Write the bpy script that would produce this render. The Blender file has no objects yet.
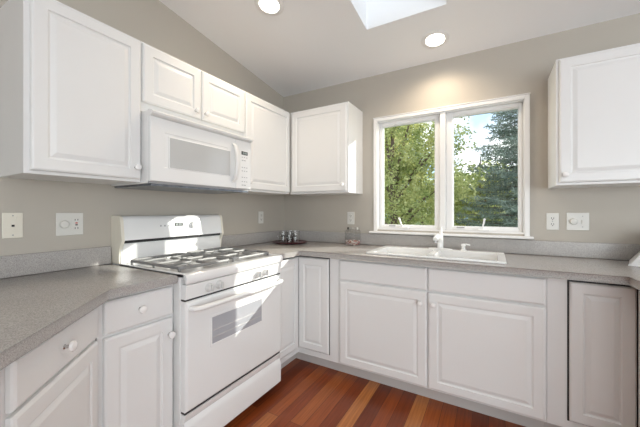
import bpy, bmesh, math, random
from mathutils import Vector, Matrix
random.seed(7)
PI = math.pi
S = bpy.context.scene
COL = S.collection

# ---------------------------------------------------------------- camera
cd = bpy.data.cameras.new('camera'); cam = bpy.data.objects.new('camera', cd); COL.objects.link(cam)
cam.location = (1.9322, -2.564, 1.2211)
cam.rotation_euler = (PI/2, 0, 0.5246)
cd.sensor_width = 36; cd.sensor_fit = 'HORIZONTAL'; cd.lens = 36*299.14/640
cd.shift_y = -2.76/640; cd.clip_start = .02; cd.clip_end = 300
S.camera = cam

# ---------------------------------------------------------------- world, sun, large lights, exposure
w = bpy.data.worlds.new('sky'); S.world = w; w.use_nodes = True
nt = w.node_tree; nt.nodes.clear()
wo = nt.nodes.new('ShaderNodeOutputWorld'); bg = nt.nodes.new('ShaderNodeBackground')
tc = nt.nodes.new('ShaderNodeTexCoord'); nz = nt.nodes.new('ShaderNodeTexNoise'); cr = nt.nodes.new('ShaderNodeValToRGB')
nz.inputs['Scale'].default_value = 5; nz.inputs['Detail'].default_value = 5
cr.color_ramp.elements[0].position = .42; cr.color_ramp.elements[0].color = (.42, .60, .90, 1)
cr.color_ramp.elements[1].position = .60; cr.color_ramp.elements[1].color = (1, 1, 1, 1)
nt.links.new(tc.outputs['Generated'], nz.inputs['Vector']); nt.links.new(nz.outputs['Fac'], cr.inputs['Fac'])
nt.links.new(cr.outputs['Color'], bg.inputs['Color']); nt.links.new(bg.outputs['Background'], wo.inputs['Surface'])
bg.inputs['Strength'].default_value = 1.35

def lamp(name, kind, loc, energy, color=(1, 1, 1), look=None, **kw):
    l = bpy.data.lights.new(name, kind); l.energy = energy; l.color = color
    for k, v in kw.items(): setattr(l, k, v)
    o = bpy.data.objects.new(name, l); COL.objects.link(o); o.location = loc
    if look is not None: o.rotation_euler = Vector(look).to_track_quat('-Z', 'Y').to_euler()
    return o
lamp('sun', 'SUN', (6, 6, 5), 4.0, (1, .95, .87), look=(-.97, -1, -.57), angle=math.radians(.5))
# unseen area lights added as soft interior fill, behind and right of the viewpoint
lamp('rear_fill_light', 'AREA', (3.75, -5.2, 1.6), 68, (.88, .95, 1), look=(-.08, 1, .38), shape='RECTANGLE', size=2.3, size_y=2.3)
lamp('side_fill_light', 'AREA', (4.9, -3.0, 1.5), 60, (.88, .95, 1), look=(-1, .25, .26), shape='RECTANGLE', size=3.0, size_y=2.0)

S.view_settings.view_transform = 'Standard'; S.view_settings.look = 'None'
S.view_settings.gamma = 1; S.view_settings.use_curve_mapping = False
S.view_settings.exposure = 0.6

# ---------------------------------------------------------------- materials
def mat(name, color, rough=.5, metal=0, spec=.5, bump=None, noise=None, coat=0):
    m = bpy.data.materials.new(name); m.use_nodes = True; n = m.node_tree; b = n.nodes['Principled BSDF']
    b.inputs['Base Color'].default_value = (*color, 1); b.inputs['Roughness'].default_value = rough
    b.inputs['Metallic'].default_value = metal; b.inputs['Specular IOR Level'].default_value = spec
    b.inputs['Coat Weight'].default_value = coat
    t = n.nodes.new('ShaderNodeTexCoord')
    if noise:   # (scale, amount) gentle colour variation
        q = n.nodes.new('ShaderNodeTexNoise'); q.inputs['Scale'].default_value = noise[0]; q.inputs['Detail'].default_value = 4
        r = n.nodes.new('ShaderNodeValToRGB'); a = noise[1]
        r.color_ramp.elements[0].position = .3; r.color_ramp.elements[1].position = .7
        r.color_ramp.elements[0].color = (*[c*(1-a) for c in color], 1); r.color_ramp.elements[1].color = (*[min(1, c*(1+a)) for c in color], 1)
        n.links.new(t.outputs['Object'], q.inputs['Vector']); n.links.new(q.outputs['Fac'], r.inputs['Fac']); n.links.new(r.outputs['Color'], b.inputs['Base Color'])
    if bump:
        q = n.nodes.new('ShaderNodeTexNoise'); q.inputs['Scale'].default_value = bump[0]; q.inputs['Detail'].default_value = 3
        u = n.nodes.new('ShaderNodeBump'); u.inputs['Strength'].default_value = bump[1]; u.inputs['Distance'].default_value = .002
        n.links.new(t.outputs['Object'], q.inputs['Vector']); n.links.new(q.outputs['Fac'], u.inputs['Height']); n.links.new(u.outputs['Normal'], b.inputs['Normal'])
    return m

M = {}
M['cab'] = mat('cabinet_white', (.79, .792, .785), .34, noise=(3, .01))
M['carc'] = mat('cabinet_side', (.78, .77, .755), .42, noise=(3, .01))
M['knob'] = mat('porcelain_knob', (.86, .85, .84), .15)
M['nickel'] = mat('nickel', (.55, .54, .53), .25, metal=1)
M['enamel'] = mat('white_enamel', (.82, .825, .82), .2, noise=(2, .01))
M['enamel2'] = mat('white_plastic', (.80, .80, .79), .3, noise=(2, .01))
M['cream'] = mat('cream_plastic', (.78, .74, .64), .35, noise=(5, .02))
M['plate'] = mat('wallplate_white', (.70, .69, .65), .35, noise=(5, .01))
M['wall'] = mat('greige_paint', (.49, .453, .397), .6, bump=(180, .12), noise=(1.5, .012))
M['ceil'] = mat('ceiling_paint', (.89, .892, .895), .9, bump=(150, .1), noise=(1.5, .008))
M['trim'] = mat('window_trim_white', (.84, .835, .825), .35, noise=(3, .01))
M['dark'] = mat('dark_gap', (.03, .03, .03), .5)
M['black'] = mat('black_plastic', (.02, .02, .022), .35)
M['grey'] = mat('grey_marking', (.35, .35, .36), .5)
M['grate'] = mat('grey_porcelain_grate', (.21, .21, .21), .45, noise=(30, .1))
M['cap'] = mat('burner_cap', (.42, .42, .42), .35, noise=(20, .05))
M['hood'] = mat('hood_underside', (.18, .20, .23), .3, metal=.6, noise=(25, .4))
M['sink'] = mat('sink_white', (.86, .86, .85), .12, noise=(3, .01))
M['ovenglass'] = mat('oven_window', (.40, .41, .44), .12, noise=(4, .05))
M['mwglass'] = mat('microwave_window', (.52, .53, .53), .10, noise=(4, .04))
M['shelf'] = mat('oven_rack', (.75, .75, .75), .2, metal=.4)
M['maroon'] = mat('maroon_tray', (.10, .022, .028), .22, noise=(12, .25))
M['red'] = mat('red_button', (.6, .04, .03), .4)
M['bark'] = mat('bark', (.16, .11, .08), .9, bump=(20, .6), noise=(8, .3))
M['grass'] = mat('grass', (.12, .18, .06), .95, noise=(3, .3))
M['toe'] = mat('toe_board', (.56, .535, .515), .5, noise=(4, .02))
M['rknob'] = mat('range_knob_white', (.62, .62, .61), .3)
M['cook'] = mat('cooktop_enamel', (.80, .80, .80), .07, bump=(9, .25), noise=(2, .01), coat=.6)
M['steel'] = mat('steel', (.5, .5, .5), .25, metal=1, noise=(10, .05))
M['box'] = mat('white_box', (.84, .84, .83), .35, noise=(3, .01))

def counter_mat():
    m = bpy.data.materials.new('grey_speckled_laminate'); m.use_nodes = True; n = m.node_tree; b = n.nodes['Principled BSDF']
    t = n.nodes.new('ShaderNodeTexCoord')
    a = n.nodes.new('ShaderNodeTexNoise'); a.inputs['Scale'].default_value = 300; a.inputs['Detail'].default_value = 2; a.inputs['Roughness'].default_value = .7
    r = n.nodes.new('ShaderNodeValToRGB'); e = r.color_ramp.elements
    e[0].position = .33; e[0].color = (.28, .267, .256, 1); e[1].position = .68; e[1].color = (.54, .52, .495, 1)
    k = e.new(.45); k.color = (.40, .382, .367, 1); k = e.new(.56); k.color = (.44, .42, .404, 1)
    n.links.new(t.outputs['Object'], a.inputs['Vector']); n.links.new(a.outputs['Fac'], r.inputs['Fac']); n.links.new(r.outputs['Color'], b.inputs['Base Color'])
    b.inputs['Roughness'].default_value = .24; b.inputs['Specular IOR Level'].default_value = .5
    return m
M['counter'] = counter_mat()

def floor_mat():
    m = bpy.data.materials.new('red_fir_floorboards'); m.use_nodes = True; n = m.node_tree; b = n.nodes['Principled BSDF']; L = n.links.new
    t = n.nodes.new('ShaderNodeTexCoord'); s = n.nodes.new('ShaderNodeSeparateXYZ'); L(t.outputs['Object'], s.inputs[0])
    cb = n.nodes.new('ShaderNodeCombineXYZ'); L(s.outputs['Y'], cb.inputs['X']); L(s.outputs['X'], cb.inputs['Y'])
    br = n.nodes.new('ShaderNodeTexBrick'); L(cb.outputs[0], br.inputs['Vector'])
    br.inputs['Scale'].default_value = 1; br.inputs['Brick Width'].default_value = 1.15; br.inputs['Row Height'].default_value = .083
    br.inputs['Mortar Size'].default_value = .0012; br.inputs['Mortar Smooth'].default_value = .2; br.offset = .37; br.offset_frequency = 2
    br.inputs['Color1'].default_value = (0, 0, 0, 1); br.inputs['Color2'].default_value = (1, 1, 1, 1); br.inputs['Mortar'].default_value = (.0, .0, .0, 1)
    # stretched grain
    mp = n.nodes.new('ShaderNodeMapping'); mp.inputs['Scale'].default_value = (60, 2.2, 1); L(t.outputs['Object'], mp.inputs['Vector'])
    g = n.nodes.new('ShaderNodeTexNoise'); g.inputs['Scale'].default_value = 1.6; g.inputs['Detail'].default_value = 5; L(mp.outputs[0], g.inputs['Vector'])
    r = n.nodes.new('ShaderNodeValToRGB'); e = r.color_ramp.elements
    e[0].position = 0; e[0].color = (.16, .033, .010, 1); e[1].position = 1; e[1].color = (.50, .20, .06, 1)
    k = e.new(.35); k.color = (.25, .055, .013, 1); k = e.new(.7); k.color = (.34, .09, .021, 1)
    L(br.outputs['Color'], r.inputs['Fac'])
    r2 = n.nodes.new('ShaderNodeValToRGB'); r2.color_ramp.elements[0].position = .3; r2.color_ramp.elements[1].position = .7
    r2.color_ramp.elements[0].color = (.72, .66, .6, 1); r2.color_ramp.elements[1].color = (1.15, 1.12, 1.1, 1); L(g.outputs['Fac'], r2.inputs['Fac'])
    mx = n.nodes.new('ShaderNodeMix'); mx.data_type = 'RGBA'; mx.blend_type = 'MULTIPLY'; mx.inputs[0].default_value = 1
    L(r.outputs['Color'], mx.inputs[6]); L(r2.outputs['Color'], mx.inputs[7])
    m2 = n.nodes.new('ShaderNodeMix'); m2.data_type = 'RGBA'; m2.inputs[7].default_value = (.05, .012, .006, 1)
    L(br.outputs['Fac'], m2.inputs[0]); L(mx.outputs[2], m2.inputs[6]); L(m2.outputs[2], b.inputs['Base Color'])
    b.inputs['Roughness'].default_value = .28; b.inputs['Specular IOR Level'].default_value = .4
    return m
M['floor'] = floor_mat()

def glass_mat(name, tint=(1, 1, 1), ior=1.45, rough=.02):
    m = bpy.data.materials.new(name); m.use_nodes = True; n = m.node_tree; n.nodes.clear()
    o = n.nodes.new('ShaderNodeOutputMaterial'); mx = n.nodes.new('ShaderNodeMixShader'); f = n.nodes.new('ShaderNodeFresnel'); f.inputs['IOR'].default_value = ior
    t = n.nodes.new('ShaderNodeBsdfTransparent'); t.inputs['Color'].default_value = (*tint, 1); g = n.nodes.new('ShaderNodeBsdfGlossy'); g.inputs['Roughness'].default_value = rough
    ge = n.nodes.new('ShaderNodeNewGeometry'); mu = n.nodes.new('ShaderNodeMath'); mu.operation = 'MULTIPLY_ADD'   # one reflection per pane: outer faces only
    mu.inputs[1].default_value = -1; mu.inputs[2].default_value = 1; n.links.new(ge.outputs['Backfacing'], mu.inputs[0])
    m3 = n.nodes.new('ShaderNodeMath'); m3.operation = 'MULTIPLY'; n.links.new(mu.outputs[0], m3.inputs[0]); n.links.new(f.outputs[0], m3.inputs[1])
    n.links.new(m3.outputs[0], mx.inputs[0]); n.links.new(t.outputs[0], mx.inputs[1]); n.links.new(g.outputs[0], mx.inputs[2]); n.links.new(mx.outputs[0], o.inputs[0])
    return m
M['pane'] = glass_mat('window_glass', (.96, .98, .97))
M['glass'] = glass_mat('clear_glass', (.965, .97, .97), 1.8)

def leaf_mat(name, c1, c2, trans):
    m = bpy.data.materials.new(name); m.use_nodes = True; n = m.node_tree; n.nodes.clear(); L = n.links.new
    o = n.nodes.new('ShaderNodeOutputMaterial'); mx = n.nodes.new('ShaderNodeMixShader'); mx.inputs[0].default_value = trans
    d = n.nodes.new('ShaderNodeBsdfDiffuse'); t = n.nodes.new('ShaderNodeBsdfTranslucent')
    tc = n.nodes.new('ShaderNodeTexCoord'); q = n.nodes.new('ShaderNodeTexNoise'); q.inputs['Scale'].default_value = 2.5; q.inputs['Detail'].default_value = 6
    r = n.nodes.new('ShaderNodeValToRGB'); r.color_ramp.elements[0].position = .35; r.color_ramp.elements[1].position = .65
    r.color_ramp.elements[0].color = (*c1, 1); r.color_ramp.elements[1].color = (*c2, 1)
    L(tc.outputs['Object'], q.inputs['Vector']); L(q.outputs['Fac'], r.inputs['Fac']); L(r.outputs[0], d.inputs[0]); L(r.outputs[0], t.inputs[0])
    L(d.outputs[0], mx.inputs[1]); L(t.outputs[0], mx.inputs[2]); L(mx.outputs[0], o.inputs[0])
    return m
M['leaf'] = leaf_mat('yellow_green_leaves', (.32, .38, .13), (.80, .77, .38), .5)
M['leaf2'] = leaf_mat('dark_green_leaves', (.20, .26, .11), (.52, .55, .28), .45)
M['needle'] = leaf_mat('blue_green_needles', (.18, .23, .19), (.44, .49, .40), .3)

def emit_mat(name, color, s):
    m = bpy.data.materials.new(name); m.use_nodes = True; b = m.node_tree.nodes['Principled BSDF']
    b.inputs['Base Color'].default_value = (*color, 1); b.inputs['Emission Color'].default_value = (*color, 1); b.inputs['Emission Strength'].default_value = s
    return m
M['bulb'] = emit_mat('lit_lamp', (1, .93, .82), 6)
M['digits'] = emit_mat('grey_display_digits', (.35, .40, .38), .12)

# ---------------------------------------------------------------- mesh helpers
def setp(o, **k):
    for a, v in k.items():
        if v is not None: o[a] = v
    return o
class MB:
    def __init__(s): s.b = bmesh.new(); s.smooth = False
    def _bev(s, verts, bev, seg):
        if bev:
            es = list({e for v in verts for e in v.link_edges})
            bmesh.ops.bevel(s.b, geom=es, offset=bev, segments=seg, affect='EDGES', profile=.5)
    def box(s, x0, x1, y0, y1, z0, z1, bev=0, seg=2, rot=None, piv=None):
        r = bmesh.ops.create_cube(s.b, size=1)
        sc = Matrix.Translation(((x0+x1)/2, (y0+y1)/2, (z0+z1)/2)) @ Matrix.Diagonal((abs(x1-x0), abs(y1-y0), abs(z1-z0), 1))
        bmesh.ops.transform(s.b, matrix=sc, verts=r['verts'])
        if rot is not None:
            p = Matrix.Translation(piv or ((x0+x1)/2, (y0+y1)/2, (z0+z1)/2)); bmesh.ops.transform(s.b, matrix=p @ rot @ p.inverted(), verts=r['verts'])
        s._bev(r['verts'], bev, seg); return s
    def cyl(s, c, r, h, axis='Z', seg=24, r2=None, bev=0):
        q = bmesh.ops.create_cone(s.b, cap_ends=True, segments=seg, radius1=r, radius2=r if r2 is None else r2, depth=h)
        R = {'Z': Matrix.Identity(4), 'X': Matrix.Rotation(PI/2, 4, 'Y'), 'Y': Matrix.Rotation(-PI/2, 4, 'X')}[axis]
        bmesh.ops.transform(s.b, matrix=Matrix.Translation(c) @ R, verts=q['verts']); s._bev(q['verts'], bev, 2); return s
    def lathe(s, prof, c=(0, 0, 0), seg=28, axis='Z', closed=False):
        rings = []
        for r, z in prof:
            ring = []
            for i in range(seg):
                a = 2*PI*i/seg; p = (r*math.cos(a), r*math.sin(a), z)
                if axis == 'Y': p = (p[0], -p[2], p[1])
                ring.append(s.b.verts.new((c[0]+p[0], c[1]+p[1], c[2]+p[2])))
            rings.append(ring)
        for a, b in zip(rings, rings[1:]):
            for i in range(seg): s.b.faces.new((a[i], a[(i+1) % seg], b[(i+1) % seg], b[i]))
        if closed:
            a, b = rings[-1], rings[0]
            for i in range(seg): s.b.faces.new((a[i], a[(i+1) % seg], b[(i+1) % seg], b[i]))
        else:
            s.b.faces.new(rings[0][::-1]); s.b.faces.new(rings[-1])
        return s
    def tube(s, pts, r, seg=10, flat=1.0):
        pts = [Vector(p) for p in pts]; n = len(pts); rr = r if isinstance(r, (list, tuple)) else [r]*n
        prev = None; rings = []
        for i, p in enumerate(pts):
            d = (pts[min(i+1, n-1)] - pts[max(i-1, 0)]).normalized()
            u = (prev - d*prev.dot(d)) if prev is not None else (Vector((0, 0, 1)) if abs(d.z) < .9 else Vector((1, 0, 0)))
            u = (u - d*u.dot(d)).normalized(); prev = u; v = d.cross(u)
            rings.append([s.b.verts.new(p + u*rr[i]*math.cos(2*PI*k/seg) + v*rr[i]*flat*math.sin(2*PI*k/seg)) for k in range(seg)])
        for a, b in zip(rings, rings[1:]):
            for i in range(seg): s.b.faces.new((a[i], a[(i+1) % seg], b[(i+1) % seg], b[i]))
        s.b.faces.new(rings[0][::-1]); s.b.faces.new(rings[-1]); return s
    def prism(s, poly, a0, a1, plane='XY', bev=0, seg=2):
        def P(u, v, w): return {'XY': (u, v, w), 'YZ': (w, u, v), 'XZ': (u, w, v)}[plane]
        lo = [s.b.verts.new(P(u, v, a0)) for u, v in poly]; hi = [s.b.verts.new(P(u, v, a1)) for u, v in poly]; n = len(poly)
        s.b.faces.new(lo[::-1]); s.b.faces.new(hi)
        for i in range(n): s.b.faces.new((lo[i], lo[(i+1) % n], hi[(i+1) % n], hi[i]))
        s._bev(lo+hi, bev, seg); return s
    def rings(s, x0, x1, z0, z1, steps):
        """nested rectangular outlines (inset, y): a moulded panel whose front looks along -y"""
        R = []
        for ins, y in steps:
            R.append([s.b.verts.new(p) for p in ((x0+ins, y, z0+ins), (x1-ins, y, z0+ins), (x1-ins, y, z1-ins), (x0+ins, y, z1-ins))])
        for a, b in zip(R, R[1:]):
            for i in range(4): s.b.faces.new((a[i], a[(i+1) % 4], b[(i+1) % 4], b[i]))
        s.b.faces.new(R[0][::-1]); s.b.faces.new(R[-1]); return s
    def build(s, name, m, parent=None, smooth=False, **props):
        bmesh.ops.recalc_face_normals(s.b, faces=s.b.faces)
        me = bpy.data.meshes.new(name); s.b.to_mesh(me); s.b.free()
        me.materials.append(M[m] if isinstance(m, str) else m)
        if smooth:
            for p in me.polygons: p.use_smooth = True
            try: me.set_sharp_from_angle(angle=math.radians(38))
            except Exception: pass
        o = bpy.data.objects.new(name, me); COL.objects.link(o)
        if parent is not None: o.parent = parent
        setp(o, **props); return o
def thing(name, label, cat, loc=(0, 0, 0), rz=0, group=None):
    o = bpy.data.objects.new(name, None); o.empty_display_size = .05; COL.objects.link(o)
    o.location = loc; o.rotation_euler = (0, 0, rz); return setp(o, label=label, category=cat, group=group)
def struct(mb, name, m, **k): return mb.build(name, m, kind='structure', **k)

# ---------------------------------------------------------------- room shell
SL = .143; CZ = 2.43
XR, YB = 5.0, -5.4
HX0, HX1, HZ0, HZ1 = 1.035, 2.13, 1.055, 2.018          # window hole
struct(MB().box(-.15, XR+.15, YB-.15, .15, -.1, 0), 'floor', 'floor')
def zc(y): return CZ - SL*y
b = MB()
b.box(-.15, HX0, 0, .15, 0, 2.6); b.box(HX1, XR+.15, 0, .15, 0, 2.6); b.box(HX0, HX1, 0, .15, 0, HZ0); b.box(HX0, HX1, 0, .15, HZ1, 2.6)
struct(b, 'wall_back', 'wall')
struct(MB().box(-.15, 0, YB, 0, 0, 3.35), 'wall_left', 'wall')
struct(MB().box(XR, XR+.15, YB, 0, 0, 3.35), 'wall_right', 'wall')
struct(MB().box(-.15, XR+.15, YB-.15, YB, 0, 3.35), 'wall_front', 'wall')
# sloping ceiling with the skylight opening and its shaft
SX0, SX1, SY1, SY0 = 1.153, 1.683, -.555, -1.30
TH = .12
def slab(b, x0, x1, y0, y1, th=TH):
    v = [(x0, y0), (x1, y0), (x1, y1), (x0, y1)]
    lo = [b.b.verts.new((x, y, zc(y))) for x, y in v]; hi = [b.b.verts.new((x, y, zc(y)+th)) for x, y in v]
    b.b.faces.new(lo[::-1]); b.b.faces.new(hi)
    for i in range(4): b.b.faces.new((lo[i], lo[(i+1) % 4], hi[(i+1) % 4], hi[i]))
b = MB()
slab(b, 0, SX0, YB, 0); slab(b, SX1, XR, YB, 0); slab(b, SX0, SX1, YB, SY0); slab(b, SX0, SX1, SY1, 0)
struct(b, 'ceiling', 'ceil')
b = MB(); SH = .42
for x0, x1, y0, y1 in ((SX0-.03, SX0, SY0-.03, SY1+.03), (SX1, SX1+.03, SY0-.03, SY1+.03), (SX0, SX1, SY0-.03, SY0), (SX0, SX1, SY1, SY1+.03)):
    v = [(x0, y0), (x1, y0), (x1, y1), (x0, y1)]
    lo = [b.b.verts.new((x, y, zc(y)+TH)) for x, y in v]; hi = [b.b.verts.new((x, y, zc(y)+TH+SH)) for x, y in v]
    b.b.faces.new(lo[::-1]); b.b.faces.new(hi)
    for i in range(4): b.b.faces.new((lo[i], lo[(i+1) % 4], hi[(i+1) % 4], hi[i]))
struct(b, 'trim_1', 'ceil')
b = MB(); v = [(SX0-.03, SY0-.03), (SX1+.03, SY0-.03), (SX1+.03, SY1+.03), (SX0-.03, SY1+.03)]
lo = [b.b.verts.new((x, y, zc(y)+TH+SH)) for x, y in v]; hi = [b.b.verts.new((x, y, zc(y)+TH+SH+.006)) for x, y in v]
b.b.faces.new(lo[::-1]); b.b.faces.new(hi)
for i in range(4): b.b.faces.new((lo[i], lo[(i+1) % 4], hi[(i+1) % 4], hi[i]))
struct(b, 'window_2', 'pane')

# window over the sink: casing, stool, jamb box, two casement sashes
win = MB()
CX0, CX1, CZ0, CZ1 = 1.008, 2.155, 1.040, 2.040
win.box(CX0, HX0+.006, -.016, 0, CZ0, CZ1, .003); win.box(HX1-.006, CX1, -.016, 0, CZ0, CZ1, .003); win.box(HX0+.006, HX1-.006, -.016, 0, HZ1-.006, CZ1, .003)
win.box(CX0-.004, CX1+.004, -.020, 0, CZ1, CZ1+.008, .003)
# jamb box and mullion
MX = 1.583
win.box(HX0, HX0+.012, 0, .13, HZ0, HZ1); win.box(HX1-.012, HX1, 0, .13, HZ0, HZ1); win.box(HX0+.012, HX1-.012, 0, .13, HZ1-.012, HZ1); win.box(HX0+.012, HX1-.012, 0, .13, HZ0, HZ0+.012)
win.box(MX-.021, MX+.021, -.004, .13, HZ0+.012, HZ1-.012, .003)
wf = struct(win, 'window_1', 'trim')
MB().box(CX0-.03, CX1+.02, -.055, 0, 1.024, 1.042, .006).build('window_sill', 'trim', wf)
def sash(x0, x1, gx0, gx1):
    z0, z1, g0, g1 = HZ0+.012, HZ1-.012, 1.093, 1.976
    f = MB()
    f.box(x0, gx0, .035, .085, z0, z1, .004); f.box(gx1, x1, .035, .085, z0, z1, .004)
    f.box(gx0, gx1, .035, .085, g1, z1, .004); f.box(gx0, gx1, .035, .085, z0, g0, .004)
    # thin stepped glazing stop
    for a in ((gx0, gx0+.006, g0, g1), (gx1-.006, gx1, g0, g1), (gx0+.006, gx1-.006, g1-.006, g1), (gx0+.006, gx1-.006, g0, g0+.006)):
        f.box(a[0], a[1], .05, .08, a[2], a[3])
    o = f.build('window_sash', 'trim', wf)
    MB().box(gx0+.001, gx1-.001, .062, .068, g0+.001, g1-.001).build('window_pane', 'pane', o)
    return o
s1 = sash(HX0+.012, MX-.021, 1.072, 1.520); s2 = sash(MX+.021, HX1-.012, 1.651, 2.096)
def crank(x, tilt, par):
    o = MB().box(x-.028, x+.05, -.012, .034, HZ0+.013, HZ0+.030, .005).build('crank_base', 'trim', par)
    MB().tube([(x, .01, HZ0+.028), (x-tilt*.3, -.004, HZ0+.05), (x-tilt, .0, HZ0+.098)], [.0075, .006, .0075], 8).cyl((x-tilt, -.004, HZ0+.1), .009, .014, 'Y', 12).build('crank_handle', 'trim', o, smooth=True)
crank(1.262, .028, wf); crank(1.862, -.014, wf)
for x in (1.165, 1.71): MB().box(x-.028, x+.028, .027, .0345, HZ0+.03, HZ0+.039, .002).build('sash_lock', 'grey', wf, label='dark grey sash lock')

# ---------------------------------------------------------------- ceiling lights
def can_light(x, y, label, watt):
    t = thing('recessed_light', label, 'ceiling light', (x, y, zc(y))); t.rotation_euler = (-math.atan(SL), 0, 0)
    b = MB(); b.lathe([(.066, -.001), (.066, -.007), (.086, -.009), (.096, -.004), (.096, -.001)], seg=40, closed=True); b.build('trim_ring', 'trim', t, smooth=True)
    MB().lathe([(.0655, -.0065), (.0655, -.003), (.0655, -.001)], seg=32).build('lamp', 'bulb', t)
    lamp('downlight', 'SPOT', (x, y-.0, zc(y)-.03), watt, (1, .82, .60), look=(0, -.05, -1), spot_size=math.radians(150), spot_blend=.8, shadow_soft_size=.06)
can_light(1.567, -.262, 'round lit recessed ceiling light above the sink window', 14)
can_light(.66, -1.03, 'round lit recessed ceiling light above the range and microwave', 16)

# ---------------------------------------------------------------- cabinets (local: x along face, y into cabinet, z up; front frame at y=0)
DT = .019
def panel(x0, x1, z0, z1, name, par, raised=True, t=DT, gap=.0005, label=None):
    b = MB(); r = .052 if min(x1-x0, z1-z0) > .22 else .03
    st = [(0, -gap), (0, -(t-.008)), (.0025, -(t-.0035)), (.009, -t)]
    if raised: st += [(r, -t), (r+.003, -(t-.006)), (r+.010, -(t-.0075)), (r+.028, -(t-.0012)), (r+.031, -(t-.0005))]
    b.rings(x0, x1, z0, z1, st)
    return b.build(name, 'cab', par, label=label)
def knob(x, z, par, t=DT, stem='nickel'):
    k = MB(); k.lathe([(.008, 0), (.0055, .003), (.0055, .013), (.008, .015), (.0145, .017), (.0165, .022), (.015, .028), (.009, .031), (.002, .032)], c=(x, -t, z), seg=20, axis='Y')
    o = k.build('knob', 'knob', par, smooth=True); o.data.materials.append(M['nickel'])
    for p in o.data.polygons:
        if p.center.y > -t-.0125: p.material_index = 1
    return o
def carcass(w, d, z0, z1, par, name='carcass', toe=False, m='cab', hollow=False):
    b = MB()
    if toe:
        if hollow:
            b.box(0, w, 0, .018, .1, z1); b.box(0, .018, .018, d, .1, z1); b.box(w-.018, w, .018, d, .1, z1); b.box(.018, w-.018, d-.012, d, .1, z1); b.box(.018, w-.018, .018, d-.012, .1, .118)
        else: b.box(0, w, 0, d, .1, z1, .0015)
        b.build(name, m, par)
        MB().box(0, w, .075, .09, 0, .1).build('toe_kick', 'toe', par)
    else:
        b.box(0, w, 0, d, z0, z1, .0015); b.build(name, m, par)
UB, UT = 1.372, 2.124
FX = .311; BFX = .592; EPS = .0012
R90 = PI/2
# upper cabinets on the left wall (origin at front left corner seen from the room)
def upper(label, loc, rz, w, z0=UB, z1=UT, doors=(), lower_rail=True, depth=FX-.001):
    t = thing('wall_cabinet', label, 'cabinet', (loc[0], loc[1], 0), rz)
    carcass(w, depth, z0, z1, t)
    if lower_rail: pass
    for x0, x1, kx, kz, dz0 in doors:
        d = panel(x0, x1, dz0, z1-.012, 'door', t)
        if kx is not None: knob(kx, kz, d)
    return t
upper('tall white wall cabinet at the near end, left of the microwave', (FX, -2.124, 0), R90, .4565, doors=[(.018, .452, .424, 1.446, UB+.014)])
upper('short white two-door wall cabinet directly above the microwave', (FX, -1.6665, 0), R90, .761, z0=1.752, doors=[(.005, .369, .325, 1.842, 1.80), (.377, .756, .397, 1.842, 1.80)])
t = upper('white wall cabinet between the microwave and the room corner', (FX, -.9045, 0), R90, .574, doors=[(.006, .566, .032, 1.440, UB+.014)])
upper('white wall cabinet on the window wall between corner and window', (.3125, -.311, 0), 0, .5875, doors=[(.024, .575, .545, 1.436, UB+.014)])
upper('white wall cabinet on the window wall to the right of the window', (2.257, -.311, 0), 0, .615, doors=[(.014, .600, .040, 1.432, UB+.014)])

# base cabinets
BZ = .8755
def base(label, loc, rz, w, fronts, depth=BFX-.002, name='base_cabinet'):
    t = thing(name, label, 'cabinet', loc, rz)
    carcass(w, depth, .1, BZ, t, toe=True, hollow=name == 'sink_cabinet')
    for kind, x0, x1, z0, z1, kx, kz in fronts:
        d = panel(x0, x1, z0, z1, kind, t, raised=(kind == 'door'))
        if kx is not None: knob(kx, kz, d)
    return t
base('white base cabinet with one drawer and one door beside the range', (BFX, -1.990, 0), R90, .322,
     [('drawer', .020, .312, .727, .862, .157, .797), ('door', .020, .312, .128, .715, .290, .640)])
# diagonal run: local x points towards the range
dx0 = Vector((.592, -1.993, 0)); dv = Vector((1, -1, 0)).normalized()
def diag(s0, s1): return tuple(dx0 + dv*s1), s1-s0
loc, w_ = diag(.002, .478); d1 = True
base('angled white base cabinet next to the inner corner of the foreground counter', loc, PI*.75, w_,
     [('drawer', .012, .456, .735, .862, .225, .80), ('door', .012, .456, .128, .722, .035, .640)], depth=.55)
loc, w_ = diag(.4795, .935)
base('angled white base cabinet nearest the viewer, at the lower left edge', loc, PI*.75, w_,
     [('drawer', .012, .425, .735, .862, .218, .80), ('door', .012, .425, .128, .722, .385, .665)], depth=.55)
# filler post in the inner corner
# corner cabinet with two-leaf door
t = thing('corner_base_cabinet', 'white corner base cabinet with a folding two-leaf door between range and sink cabinet', 'cabinet', (0, 0, 0))
poly = [(.002, -.002), (.002, -.922), (.592, -.922), (.592, -.592), (.952, -.592), (.952, -.002)]
MB().prism(poly, .1, BZ, bev=.001, seg=1).build('carcass', 'cab', t)
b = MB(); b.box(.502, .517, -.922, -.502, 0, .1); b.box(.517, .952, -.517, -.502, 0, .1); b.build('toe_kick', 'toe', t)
# recess frame lines around the leaves
b = MB(); b.box(.5922, .5932, -.919, -.594, .142, .868); b.box(.594, .8775, -.5932, -.5922, .142, .868); b.build('door_gap', 'dark', t)
def leaf(loc, rz, x0, x1):
    d = panel(x0, x1, .148, .859, 'door', t, gap=.002); d.location = loc; d.rotation_euler = (0, 0, rz); return d
leaf((.592, -.922, 0), R90, .008, .3095)
leaf((.592, -.592, 0), 0, .0100, .280)
# sink base
base('wide white sink cabinet with two doors and two false drawer fronts below the window', (.9535, -.592, 0), 0, 1.224,
     [('drawer', .010, .618, .722, .862, None, 0), ('drawer', .627, 1.217, .722, .862, None, 0),
      ('door', .010, .618, .112, .710, .582, .640), ('door', .627, 1.217, .112, .710, .660, .640)], name='sink_cabinet')
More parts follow.
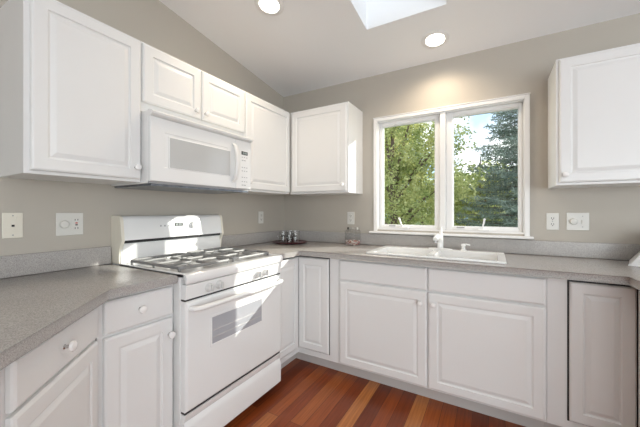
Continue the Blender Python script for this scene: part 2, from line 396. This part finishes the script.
# right corner cabinet
t = thing('corner_base_cabinet', 'white corner base cabinet with narrow raised-panel door at the right edge of the photo', 'cabinet', (0, 0, 0))
poly = [(2.179, -.002), (2.179, -.592), (2.535, -.592), (2.535, -.95), (3.12, -.95), (3.12, -.002)]
MB().prism(poly, .1, BZ, bev=.001, seg=1).build('carcass', 'cab', t)
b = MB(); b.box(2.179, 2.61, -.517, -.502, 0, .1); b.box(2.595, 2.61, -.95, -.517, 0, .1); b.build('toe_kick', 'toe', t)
b = MB(); b.box(2.262, 2.533, -.5932, -.5922, .142, .866); b.box(2.5338, 2.5348, -.945, -.594, .142, .866); b.build('door_gap', 'dark', t)
leaf((2.179, -.592, 0), 0, .091, .338)
leaf((2.535, -.592, 0), -R90, .022, .348)
base('white peninsula base cabinet turning towards the viewer beyond the right corner', (2.535, -.9515, 0), -R90, .20,
     [('drawer', .01, .19, .727, .862, .1, .797), ('door', .01, .19, .128, .715, .03, .672)], depth=.585)

# ---------------------------------------------------------------- countertops
def ctop(label, poly, splash):
    t = thing('countertop', label, 'countertop', (poly[0][0], poly[0][1], .876))
    o = MB().prism([(x-poly[0][0], y-poly[0][1]) for x, y in poly], 0, .038, bev=.009, seg=3).build('worktop', 'counter', t, smooth=True)
    for q in splash:
        a = MB().box(*q[:4], .9145, 1.016, .005).build('backsplash', 'counter', t); a.location = (-poly[0][0], -poly[0][1], -.876)
    return o
ctop('speckled grey laminate countertop in the foreground left of the range, with an angled edge',
     [(.001, -1.669), (.635, -1.669), (.635, -1.973), (1.31, -2.648), (1.31, -3.25), (.001, -3.25)], [(.001, .021, -3.25, -1.669)])
# the sink run is cut out round the bowls: build by strips so the sink drops into a real hole
kx0, kx1, ky0, ky1 = 1.17, 1.975, -.525, -.105
t = thing('countertop', 'speckled grey laminate countertop under the window wrapping round the corner, holding the sink', 'countertop', (0, 0, .876))
b = MB()
outer = [(.001, -.923), (.635, -.923), (.635, -.635), (2.487, -.635), (2.487, -1.16), (3.13, -1.16), (3.13, -.001), (.001, -.001)]
b.prism(outer, 0, .038, bev=.009, seg=3)
o = b.build('worktop', 'counter', t, smooth=True)
cut = MB().box(kx0, kx1, ky0, ky1, -.05, .1).build('cutter', 'counter')
cut.location = (0, 0, .876)
bpy.context.view_layer.update()
md = o.modifiers.new('sink_hole', 'BOOLEAN'); md.operation = 'DIFFERENCE'; md.object = cut; md.solver = 'EXACT'
bpy.context.view_layer.update()
dg = bpy.context.evaluated_depsgraph_get()
me = bpy.data.meshes.new_from_object(o.evaluated_get(dg)); o.modifiers.clear(); o.data = me
bpy.data.objects.remove(cut)
a = MB(); a.box(.001, 3.13, -.021, -.001, .9145, 1.016, .005); a.box(.001, .021, -.923, -.0215, .9145, 1.016, .005)
a = a.build('backsplash', 'counter', t); a.location = (0, 0, -.876)

# sink
t = thing('kitchen_sink', 'white double-bowl drop-in kitchen sink below the window', 'sink', (1.572, -.31, .9145))
b = MB()
X0, X1, Y0, Y1 = -.427, .427, -.243, .243
def bowl_grid(b):
    # rim slab with two openings, made of strips
    z0, z1 = 0, .013
    bl = [(-.385, -.02), (.02, .385)]; yb0, yb1 = -.205, .135
    b.box(X0, X1, Y0, yb0, z0, z1, .004); b.box(X0, X1, yb1, Y1, z0, z1, .004)
    for xa, xb in ((X0, bl[0][0]), (bl[0][1], bl[1][0]), (bl[1][1], X1)): b.box(xa, xb, yb0-.004, yb1+.004, z0, z1-.0005)
    return bl, yb0, yb1
bl, yb0, yb1 = bowl_grid(b); b.build('rim', 'sink', t, smooth=True)
for xa, xb in bl:
    q = MB(); wt = .006
    # bowl: walls and floor with sloping sides
    top = [(xa, yb0), (xb, yb0), (xb, yb1), (xa, yb1)]; bot = [(xa+.02, yb0+.02), (xb-.02, yb0+.02), (xb-.02, yb1-.02), (xa+.02, yb1-.02)]
    T = [q.b.verts.new((x, y, .010)) for x, y in top]; B = [q.b.verts.new((x, y, -.17)) for x, y in bot]
    To = [q.b.verts.new((x+(wt if x > (xa+xb)/2 else -wt)*.5, y+(wt if y > 0 else -wt)*.5, .010)) for x, y in top]; Bo = [q.b.verts.new((x, y, -.178)) for x, y in bot]
    for i in range(4):
        j = (i+1) % 4
        q.b.faces.new((T[i], T[j], B[j], B[i])); q.b.faces.new((To[j], To[i], Bo[i], Bo[j])); q.b.faces.new((T[j], T[i], To[i], To[j]))
    q.b.faces.new(B); q.b.faces.new(Bo[::-1])
    o = q.build('bowl', 'sink', t)
    MB().cyl(((xa+xb)/2, -.03, -.168), .04, .004).build('drain', 'steel', o)
# faucet
t = thing('kitchen_faucet', 'white single-lever kitchen faucet standing on the back rim of the sink', 'faucet', (1.583, -.122, .928))
MB().lathe([(.0, 0), (.027, 0), (.026, .006), (.0, .009)][1:3]+[(.02, .008)], seg=24).build('base', 'sink', t, smooth=True).scale = (3.2, 1, 1)
MB().tube([(0, 0, .007), (0, 0, .05), (0, -.002, .075), (0, -.006, .1)], [.022, .021, .021, .02], 16).build('faucet_body', 'sink', t, smooth=True)
MB().tube([(0, -.0, .055), (-.004, -.03, .085), (-.010, -.06, .100), (-.014, -.09, .098), (-.016, -.115, .082)], [.017, .018, .018, .018, .019], 14).build('spout', 'sink', t, smooth=True)
MB().cyl((-.0165, -.118, .066), .0145, .012).build('aerator', 'steel', t)
MB().tube([(0, -.004, .09), (.001, .002, .112), (.003, .010, .14), (.005, .015, .168)], [.021, .017, .010, .010], 12, flat=1.4).build('lever', 'sink', t, smooth=True)
# soap dispenser
t = thing('soap_dispenser', 'small white pump soap dispenser to the right of the faucet', 'soap dispenser', (1.743, -.125, .928))
MB().lathe([(.021, 0), (.021, .006), (.013, .009), (.012, .03), (.016, .033), (.016, .046), (.008, .05)], seg=20).build('pump_body', 'sink', t, smooth=True)
MB().tube([(0, 0, .045), (.02, -.01, .047), (.045, -.022, .043)], [.006, .006, .005], 10).build('nozzle', 'sink', t, smooth=True)

# ---------------------------------------------------------------- range  (local x along face 0..0.76, y into wall, z up; origin front left)
RW = .740
t = thing('gas_range', 'white freestanding gas range with grey grates beneath the microwave', 'range', (.640, -1.6645, 0), R90)
D = .638
b = MB(); b.box(.0, RW, .0, D-.02, .05, .90, .003); b.build('body', 'enamel2', t)
b = MB(); b.box(.03, RW-.03, .05, .5, 0, .05); b.build('plinth', 'dark', t)
# cooktop with rolled front rim
ck = MB()
ck.prism([(-.045, .872), (-.050, .880), (-.050, .905), (-.040, .918), (-.02, .921), (.02, .916), (.55, .916), (.55, .90), (-.03, .90)], 0, RW, 'YZ')
ck.box(0, .022, -.03, .55, .90, .9215, .004); ck.box(RW-.022, RW, -.03, .55, .90, .9215, .004)
ck.build('cooktop', 'cook', t, smooth=True)
# control panel
cp = MB().prism([(-.0, .868), (-.044, .868), (-.034, .797), (-.0, .797)], .004, RW-.004, 'YZ', bev=.002, seg=1).build('control_panel', 'enamel', t)
for kx in (.135, .200, .500, .565):
    ty = -.0395; kb = MB()
    kb.lathe([(.023, 0), (.023, .004), (.019, .006), (.0175, .020), (.015, .023)], c=(kx, ty, .832), seg=24, axis='Y')
    kb.box(kx-.005, kx+.005, ty-.034, ty-.018, .832-.018, .832+.018, .003)
    kb.build('knob', 'rknob', cp, smooth=True)
for kx in (.135, .200, .500, .565):
    MB().box(kx-.012, kx+.012, -.0424, -.0415, .857, .860).build('marking', 'grey', cp)
# oven door
b = MB(); wx0, wx1, wz0, wz1 = .155, .535, .535, .672
dr = MB(); dz0, dz1 = .262, .788
st = [(0, -.001), (0, -.030), (.004, -.036), (.012, -.040)]
dr.rings(.004, RW-.004, dz0, dz1, st)
od = dr.build('oven_door', 'enamel', t)
fr = MB()
fr.box(wx0-.012, wx1+.012, -.0425, -.0402, wz1, wz1+.012, .001); fr.box(wx0-.012, wx1+.012, -.0425, -.0402, wz0-.012, wz0, .001)
fr.box(wx0-.012, wx0, -.0425, -.0402, wz0, wz1, .001); fr.box(wx1, wx1+.012, -.0425, -.0402, wz0, wz1, .001)
fr.build('window_frame', 'enamel', od)
MB().box(wx0, wx1, -.0412, -.0402, wz0, wz1).build('oven_window', 'ovenglass', od)
for zz in (.565, .60): MB().box(wx0+.005, wx1-.005, -.0418, -.0413, zz, zz+.005).build('rack_bar', 'shelf', od)
h = MB()
pts = [(.03, -.036, .752), (.035, -.062, .752), (.06, -.076, .752)] + [(.06+(RW-.12)*i/8, -.078-.006*math.sin(PI*i/8), .752) for i in range(1, 8)] + [(RW-.06, -.076, .752), (RW-.035, -.062, .752), (RW-.03, -.036, .752)]
h.tube(pts, .0125, 12, flat=1.25); h.build('handle', 'enamel2', od, smooth=True)
MB().box(.006, RW-.006, -.030, 0, .789, .7965).build('vent_gap', 'dark', t)
MB().box(.006, RW-.006, -.0285, -.0005, .2505, .2615).build('drawer_gap_shade', 'dark', t)  # dark strip standing in for the shade between oven door and drawer
# storage drawer
sd = MB(); sd.prism([(-.001, .052), (-.030, .052), (-.036, .058), (-.038, .180), (-.032, .196), (-.022, .212), (-.030, .222), (-.034, .249), (-.001, .250)], .004, RW-.004, 'YZ')
sd.build('storage_drawer', 'enamel', t, smooth=True)
# backguard
by0, by1 = .555, D
bgp = MB(); bgp.prism([(by1, .90), (.548, .90), (.548, 1.035), (by1, 1.035)], .008, RW-.008, 'YZ', bev=.002, seg=1)
bgo = bgp.build('backguard', 'enamel', t)
up = MB(); up.prism([(by1, 1.030), (.560, 1.046), (.525, 1.050), (.540, 1.165), (.548, 1.180), (.562, 1.190), (by1, 1.190)], .018, RW-.018, 'YZ'); up.build('control_console', 'enamel', bgo, smooth=True)
MB().box(.022, RW-.022, .536, .56, 1.033, 1.049).build('vent_slot', 'black', bgo)
for xa, xb in ((.0, .018), (RW-.018, RW)):
    MB().prism([(by1, .917), (.552, .917), (.548, 1.0), (.520, 1.048), (.536, 1.168), (.545, 1.184), (.562, 1.193), (by1, 1.193)], xa, xb, 'YZ', bev=.002, seg=1).build('end_cap', 'cream', bgo, label='cream end cap')
def on_con(z): return .525+(z-1.046)*.015/.119
def pad(x0, x1, z0, z1, m, name, th=.0015):
    y = on_con((z0+z1)/2)
    return MB().box(x0, x1, y-th, y+.002, z0, z1, .0004 if th > .001 else 0, 1).build(name, m, bgo)
pad(.335, .395, 1.118, 1.140, 'black', 'clock_display')
for i, dxx in enumerate((.343, .353, .367, .377)): pad(dxx, dxx+.007, 1.123, 1.136, 'digits', 'clock_digit', .0021)
for i in range(4): pad(.345+i*.013, .353+i*.013, 1.106, 1.112, 'grey', 'button')
for xx in (.235, .262, .290, .312): pad(xx, xx+.008, 1.120, 1.130, 'grey', 'button')
pad(.43, .432, 1.10, 1.15, 'grey', 'divider')
yy = on_con(1.125)
MB().lathe([(.025, 0), (.025, .004), (.019, .006), (.018, .02), (.014, .022)], c=(.472, yy, 1.125), seg=24, axis='Y').build('dial', 'enamel2', bgo, smooth=True)
# burners and grates
def grate(x0, x1, y0, y1):
    g = MB(); z = .936; r = .0085
    g.tube([(x0, y0+.02, z), (x0+.02, y0, z), (x1-.02, y0, z), (x1, y0+.02, z), (x1, y1-.02, z), (x1-.02, y1, z), (x0+.02, y1, z), (x0, y1-.02, z), (x0, y0+.02, z)], r, 8)
    ym = (y0+y1)/2; xm = (x0+x1)/2; q = (y1-y0)/4
    g.tube([(x0, ym, z), (x1, ym, z)], r, 8)
    for cy in (y0+q, y1-q):
        for a, bb in (((x0, cy), (xm-.022, cy)), ((x1, cy), (xm+.022, cy)), ((xm, cy-q), (xm, cy-.022)), ((xm, cy+q), (xm, cy+.022))):
            g.tube([(a[0], a[1], z), (a[0]*.5+bb[0]*.5, a[1]*.5+bb[1]*.5, z+.005), (bb[0], bb[1], z+.004)], [r, r, r*.8], 8)
    for x, y in ((x0, y0+.02), (x1, y0+.02), (x0, y1-.02), (x1, y1-.02), (x0, ym), (x1, ym)): g.tube([(x, y, z), (x, y, .917)], [r, r*.8], 8)
    g.build('grate', 'grate', t, smooth=True)
    for cy in (y0+q, y1-q):
        MB().lathe([(.040, .9165), (.040, .920), (.033, .922), (.033, .928), (.026, .9285)], c=(xm, cy, 0), seg=24).build('burner', 'cap', t, smooth=True)
grate(.035, .350, .035, .500); grate(.390, .705, .035, .500)

# ---------------------------------------------------------------- microwave over the range
t = thing('microwave_oven', 'white over-the-range microwave oven with a grey window above the range', 'microwave', (.375, -1.6645, 1.365), R90)
MB().box(0, RW, 0, .372, 0, .383, .003).build('body', 'enamel2', t)
MB().box(.0, RW, -.012, .0, 0, .012).build('bottom_edge', 'grey', t)
MB().box(.012, RW-.012, -.008, .36, -.012, -.0005, .002).build('underside', 'hood', t, label='dark metal underside with grease filters')
d = MB(); d.rings(.0, RW*.80, .012, .352, [(0, -.0005), (0, -.020), (.003, -.024), (.065, -.026), (.075, -.026), (.078, -.024), (.0795, -.024)]); mwd = d.build('door', 'enamel', t)
MB().rings(.098, .545, .085, .262, [(0, -.0241), (0, -.026), (.004, -.0275), (.006, -.0275)]).build('window_frame', 'enamel', mwd)
MB().box(.106, .537, -.0285, -.0276, .092, .255).build('window', 'mwglass', mwd)
h = MB(); h.tube([(.567, -.024, .058), (.570, -.045, .075), (.572, -.058, .12), (.572, -.062, .18), (.572, -.058, .245), (.570, -.045, .295), (.567, -.024, .312)], [.010, .011, .012, .012, .012, .011, .010], 12, flat=1.5); h.build('handle', 'enamel2', mwd, smooth=True)
p = MB(); p.rings(RW*.80+.002, RW, .012, .352, [(0, -.0005), (0, -.020), (.003, -.024), (.006, -.025)]); cp = p.build('control_panel', 'enamel', t)
def mp(x0, x1, z0, z1, m, name): return MB().box(x0, x1, -.0262, -.0251, z0, z1).build(name, m, cp)
mp(.645, .705, .252, .276, 'black', 'display')
for dxx in (.657, .667, .680, .690): MB().box(dxx, dxx+.006, -.0266, -.0263, .257, .271).build('clock_digit', 'digits', cp)
for z, n_ in ((.232, 3), (.210, 2), (.160, 3), (.135, 3), (.090, 3), (.060, 3), (.035, 2)):
    for i in range(n_): mp(.648+i*.022, .658+i*.022+(.006 if n_ == 2 else 0), z, z+.005, 'grey', 'button')
MB().prism([(-.0005, .354), (-.026, .352), (-.044, .360), (-.048, .370), (-.040, .378), (-.012, .386), (-.0005, .386)], -.001, RW+.001, 'YZ').build('vent_grille', 'enamel2', t)

# ---------------------------------------------------------------- wall plates
def wplate(label, loc, rz, w, h, m='plate', name='wall_plate', cat='outlet'):
    t = thing(name, label, cat, loc, rz)
    MB().box(-w/2, w/2, -.006, -.0005, -h/2, h/2, .0025).build('cover_plate', m, t)
    return t
def duplex(t, x=0):
    for z in (.02, -.02):
        o = MB().cyl((x, -.0065, z), .0165, .003, 'Y', 20).build('receptacle', 'plate', t)
        for q in ((-.006, .003, .0015, .005), (.006, .003, .0015, .0045), (0, -.008, .0025, .0025)):
            MB().box(x+q[0]-q[2], x+q[0]+q[2], -.0085, -.0079, z+q[1]-q[3], z+q[1]+q[3]).build('slot', 'black', o)
def screw(t, x, z): MB().cyl((x, -.0063, z), .003, .001, 'Y', 10).build('screw', 'grey', t)
def dial(t, x, m='plate'):
    MB().lathe([(.02, 0), (.02, .012), (.017, .016), (.012, .017)], c=(x, -.0055, 0), seg=24, axis='Y').build('dial', m, t, smooth=True)
t = wplate('cream telephone jack plate on the left wall, nearest the viewer', (0, -2.077, 1.153), R90, .07, .118, 'cream', 'telephone_jack', 'phone jack')
MB().box(-.008, .008, -.0085, -.0055, -.010, .006, .001).build('jack', 'cream', t); MB().box(-.005, .005, -.0092, -.0086, -.006, .003).build('socket', 'black', t); screw(t, 0, .045); screw(t, 0, -.045)
MB().cyl((.017, -.009, .036), .007, .006, 'Y', 12).build('hook', 'cream', t)
t = wplate('double wall plate with round dial and red-buttoned outlet above left counter', (0, -1.860, 1.151), R90, .117, .118, 'plate', 'dimmer_outlet_plate', 'outlet')
dial(t, -.027); MB().box(.010, .044, -.0075, -.0055, -.034, .034, .001).build('receptacle', 'plate', t)
MB().box(.022, .032, -.009, -.0076, .002, .008).build('red_button', 'red', t, label='red reset button')
for z in (.022, -.022):
    for q in (.021, .033): MB().box(q-.0015, q+.0015, -.0083, -.0077, z-.004, z+.004).build('slot', 'black', t)
MB().box(.022, .032, -.009, -.0076, -.008, -.002).build('black_button', 'black', t, label='black test button')
t = wplate('white wall outlet near the corner above the tray, right of the range', (0, -.362, 1.157), R90, .07, .115, name='wall_outlet'); duplex(t)
t = wplate('white wall outlet on the window wall just behind the shell jar', (.783, 0, 1.152), 0, .072, .115, name='wall_outlet'); duplex(t)
t = wplate('single white wall outlet right of the window, next to the dial plate', (2.283, 0, 1.148), 0, .070, .115, name='wall_outlet'); duplex(t); screw(t, 0, 0)
t = wplate('wide white dimmer plate with round dial right of the window', (2.415, 0, 1.150), 0, .117, .116, name='dimmer_plate', cat='dimmer switch')
dial(t, -.022); MB().box(.020, .030, -.012, -.0055, -.012, .012, .001).build('toggle', 'plate', t); screw(t, .025, .035); screw(t, .025, -.035)

# ---------------------------------------------------------------- things on the counter
TX, TY, TZ = .262, -.250, .9142
MB().lathe([(.105, 0), (.15, .006), (.168, .014), (.170, .017), (.165, .017), (.148, .010), (.10, .005)], seg=48).build('serving_tray', 'maroon', None, smooth=True,
    label='round dark maroon tray holding clear glasses in the counter corner', category='tray').location = (TX, TY, TZ)
def cup(x, y, r, h, label, turn):
    t = thing('glass_mug', label, 'glass', (x, y, TZ+.0112), turn, 'clear glasses on the maroon tray')
    MB().lathe([(r*.82, 0), (r*.9, .004), (r, h), (r*.94, h), (r*.84, .008), (r*.2, .007)], seg=16).build('cup', 'glass', t, smooth=True)
    MB().tube([(r*.93, 0, h*.8), (r+.014, 0, h*.78), (r+.019, 0, h*.5), (r+.011, 0, h*.25), (r*.88, 0, h*.22)], .0035, 8).build('handle', 'glass', t, smooth=True)
    return t
def bow(t, r, h, a):
    q = MB(); q.tube([(r+.002, -.018, h), (r+.007, -.009, h+.007), (r+.003, 0, h), (r+.007, .009, h+.007), (r+.002, .018, h)], [.003, .006, .002, .006, .003], 8)
    o = q.build('dark_bow', 'black', t, smooth=True, label='small dark ornament on the glass'); o.rotation_euler = (0, 0, a)
c = cup(TX+.046, TY+.030, .046, .105, 'clear glass mug standing at the right of the maroon tray', 4.9); bow(c, .0435, .055, -6.2)
c = cup(TX-.052, TY-.028, .046, .100, 'clear glass mug standing at the front of the maroon tray', 3.4); bow(c, .0435, .055, -4.5)
cup(TX-.046, TY+.076, .042, .100, 'clear glass mug standing at the back of the maroon tray near the wall corner', 3.2)
cup(TX+.050, TY-.072, .036, .070, 'lowest clear glass mug on the maroon tray, nearest the sink', 5.6)

JX, JY = .850, -.110
t = thing('glass_jar', 'square clear glass jar of seashells in front of the wall outlet', 'jar', (JX, JY, .9145), -.15)
jb = MB(); jw = .060; n = 24
def sq(r, z, p=5):
    out = []
    for i in range(n):
        a = 2*PI*i/n; c, s_ = math.cos(a), math.sin(a); k = (abs(c)**p+abs(s_)**p)**(-1/p); out.append((r*k*c, r*k*s_, z))
    return out
prof = [(jw*.9, 0), (jw, .006), (jw, .125), (jw*.8, .140), (jw*.72, .142), (jw*.66, .142), (jw*.76, .136), (jw-.004, .122), (jw-.004, .008), (jw*.8, .006)]
R = [[jb.b.verts.new(p_) for p_ in sq(r, z)] for r, z in prof]
for a, b in zip(R, R[1:]):
    for i in range(n): jb.b.faces.new((a[i], a[(i+1) % n], b[(i+1) % n], b[i]))
jb.b.faces.new(R[0][::-1]); jb.b.faces.new(R[-1])
jb.build('jar_body', 'glass', t, smooth=True)
MB().lathe([(.040, .1425), (.044, .146), (.044, .152), (.02, .157), (.006, .158)], seg=24).build('lid', 'glass', t, smooth=True)
MB().box(-.053, -.041, -.012, .004, .140, .158, .003).build('clasp', 'black', t, label='dark lid clasp')
MB().box(.045, .056, -.012, .004, .140, .160, .003).build('hinge', 'plate', t, label='white lid hinge')
shell_mats = [mat('shell_white', (.80, .74, .70), .4, noise=(60, .15)), mat('shell_pink', (.62, .26, .27), .4, noise=(60, .2)), mat('shell_rust', (.42, .17, .12), .45, noise=(60, .2))]
protos = []
for i, m in enumerate(shell_mats):
    b = MB(); pr = []
    for k in range(9):   # ribbed fan-shaped shell
        a = PI*k/8; pr.append((.0125*math.cos(a)*(1 if k % 2 else .92), .0125*math.sin(a)*(1 if k % 2 else .92)))
    base_v = b.b.verts.new((0, -.006, 0)); top = b.b.verts.new((0, .004, .006)); bot = b.b.verts.new((0, .004, -.001))
    rim = [b.b.verts.new((x, y-.002, 0)) for x, y in pr]
    for k in range(8): b.b.faces.new((rim[k], rim[k+1], top)); b.b.faces.new((rim[k+1], rim[k], bot))
    b.b.faces.new((rim[-1], base_v, top)); b.b.faces.new((base_v, rim[0], top)); b.b.faces.new((base_v, rim[-1], bot)); b.b.faces.new((rim[0], base_v, bot))
    protos.append(b.build('seashell', m))
k = 0; names = ['white', 'pink', 'rust red']
for lv in range(4):
    for gx in range(4):
        for gy in range(4):
            if lv == 3 and (gx+gy) % 2: continue
            i = random.choice((0, 0, 0, 1, 1, 2))
            c = protos[i] if k in (0, 1, 2) and False else protos[i].copy()
            COL.objects.link(c) if c.name not in COL.objects else None
            px, py = (gx-1.5)*.027+random.uniform(-.002, .002), (gy-1.5)*.027+random.uniform(-.002, .002)
            ca, sa = math.cos(-.15), math.sin(-.15)
            c.location = (JX+px*ca-py*sa, JY+px*sa+py*ca, .9145+.0085+lv*.0105)
            c.rotation_euler = (random.uniform(-.3, .3), random.uniform(-.3, .3), random.uniform(0, 6.28))
            setp(c, label=names[i]+' seashell among those filling the bottom of the glass jar', category='shell', group=names[i]+' seashells in the glass jar'); k += 1
for p_ in protos: bpy.data.objects.remove(p_)

# white box with sloping side at the right end of the counter
t = thing('sloping_box', 'white box with a sloping side on the counter at the right edge of the photo', 'box', (2.590, -.240, .9145), -.28)
MB().prism([(0, 0), (.36, 0), (.36, .19), (.135, .19), (.05, .07)], 0, .21, 'XZ', bev=.006).build('shell', 'box', t, smooth=True)
MB().prism([(.0, .0), (.34, .0), (.34, .006), (.0, .006)], -.012, -.0005, 'XZ').build('base_lip', 'box', t)

# ---------------------------------------------------------------- garden outside the window
struct(MB().box(-40, 45, .2, 70, -.7, -.6), 'ground', 'grass')
def blade_mesh(pts, name, m, par, size):
    vs, fs = [], []
    for (x, y, z), d, l, w_ in pts:
        d = d.normalized(); u = d.cross(Vector((random.uniform(-1, 1), random.uniform(-1, 1), random.uniform(-1, 1)))).normalized()
        p = Vector((x, y, z)); i = len(vs)
        vs += [p, p+d*l*.5+u*w_, p+d*l, p+d*l*.5-u*w_]; fs.append((i, i+1, i+2, i+3))
    me = bpy.data.meshes.new(name); me.from_pydata([tuple(v) for v in vs], [], fs); me.materials.append(M[m])
    o = bpy.data.objects.new(name, me); COL.objects.link(o); o.parent = par; return o
def leafy(x, y, label, blobs, nleaf, m, ls=.09, trunk_h=3.5, seed=1):
    random.seed(seed)
    t = thing('leafy_tree', label, 'tree', (x, y, -.6))
    tk = MB(); tk.tube([(0, 0, 0), (.05, 0, trunk_h*.4), (-.05, .05, trunk_h*.8), (.02, 0, trunk_h+.9)], [.13, .10, .07, .02], 10)
    for bx, by, bz, br in blobs: tk.tube([(0, 0, bz*.55), (bx*.5, by*.5, bz*.8), (bx, by, bz)], [.05, .035, .012], 6)
    tk.build('trunk', 'bark', t, smooth=True)
    pts = []
    tot = sum(q[3]**2 for q in blobs)
    for bx, by, bz, br in blobs:
        tw = max(8, int(nleaf*br*br/tot/14))
        for _ in range(tw):
            v = Vector((random.gauss(0, 1), random.gauss(0, 1), random.gauss(0, 1))).normalized()*br*(random.random()**.45)
            c = Vector((bx, by, bz))+v; dd = Vector((random.gauss(0, 1), random.gauss(0, 1), random.gauss(-.2, .6))).normalized()
            for k in range(14):
                q = c+dd*(k*.03)+Vector((random.gauss(0, .03), random.gauss(0, .03), random.gauss(0, .03)))
                pts.append((tuple(q), Vector((random.gauss(0, 1), random.gauss(0, 1), random.gauss(-.3, .7))), ls*random.uniform(.7, 1.2), ls*.3))
    blade_mesh(pts, 'foliage', m, t, ls)
leafy(-.35, 5.2, 'yellow-green leafy tree just outside the left window pane', [(0, 0, 2.3, .9), (.7, .1, 1.9, .8), (-.8, 0, 2.2, .8), (.2, .2, 3.3, .95), (.85, 0, 3.3, .7), (-.6, .2, 3.6, .8), (1.45, .1, 2.6, .5), (1.35, .2, 3.7, .5), (.5, 0, 4.3, .6), (-.3, 0, 4.4, .6)], 17000, 'leaf', .085, seed=3)
leafy(-3.4, 8.6, 'darker green leafy tree standing behind the yellow-green one', [(0, 0, 2.6, 1.5), (1.7, .3, 2.2, 1.3), (.8, 0, 4.2, 1.4), (-1, 0, 4, 1.4), (2.3, 0, 3.8, 1.1), (2.2, 0, 5.0, .9)], 19000, 'leaf2', .15, seed=4)
leafy(1.4, 13.5, 'lower green leafy tree seen between the two window sashes and the spruce', [(0, 0, 1.8, 1.6), (1.7, 0, 2.0, 1.5), (-1.4, 0, 2.6, 1.6), (3.0, 0, 1.6, 1.3), (.6, 0, 3.2, 1.0)], 15000, 'leaf', .17, seed=5)
leafy(-2.6, 20, 'far pale leafy tree on the horizon behind the others', [(0, 0, 2.6, 2.4), (3, 0, 2.4, 2.2), (-3, 0, 3.6, 2.6), (6, 0, 2.2, 2.1)], 12000, 'leaf', .25, seed=6)
def spruce(x, y, h, r, label, seed=2):
    random.seed(seed)
    t = thing('spruce_tree', label, 'tree', (x, y, -.6))
    tk = MB(); tk.tube([(0, 0, 0), (0, 0, h*.5), (0, 0, h)], [.16, .09, .01], 10)
    pts = []; z = .5
    while z < h-.15:
        f = 1-z/h; n_ = 9
        for k in range(n_):
            a = 2*PI*k/n_+random.uniform(-.3, .3)+z*2.1; L = r*f**.8*random.uniform(.8, 1.12)+.08
            o = Vector((math.cos(a), math.sin(a), 0)); side = Vector((-o.y, o.x, 0))
            def P(s_): return Vector((0, 0, z)) + o*(L*s_) + Vector((0, 0, -.18*L*s_*(1.6-1.3*s_)))
            tk.tube([P(0), P(.5), P(1)], [.016, .010, .004], 5)
            ns = int(9+L*9)
            for j in range(ns):
                s_ = .12+.88*j/ns; tl = (.30*L*(1-s_)+.10)
                for sg in (-1, 1):
                    d = (o*.65+side*sg+Vector((0, 0, random.uniform(-.3, .05)))).normalized()
                    for q in range(6):
                        c = P(s_)+d*tl*(q/6)
                        for _ in range(1):
                            pts.append((tuple(c), d*.8+Vector((random.gauss(0, .6), random.gauss(0, .6), random.gauss(0, .6))), .11, .013))
        z += .17
    tk.build('trunk', 'bark', t, smooth=True); blade_mesh(pts, 'foliage', 'needle', t, .05)
spruce(3.1, 6.6, 7.2, 2.4, 'tall blue-green spruce with drooping branches outside the right window pane')
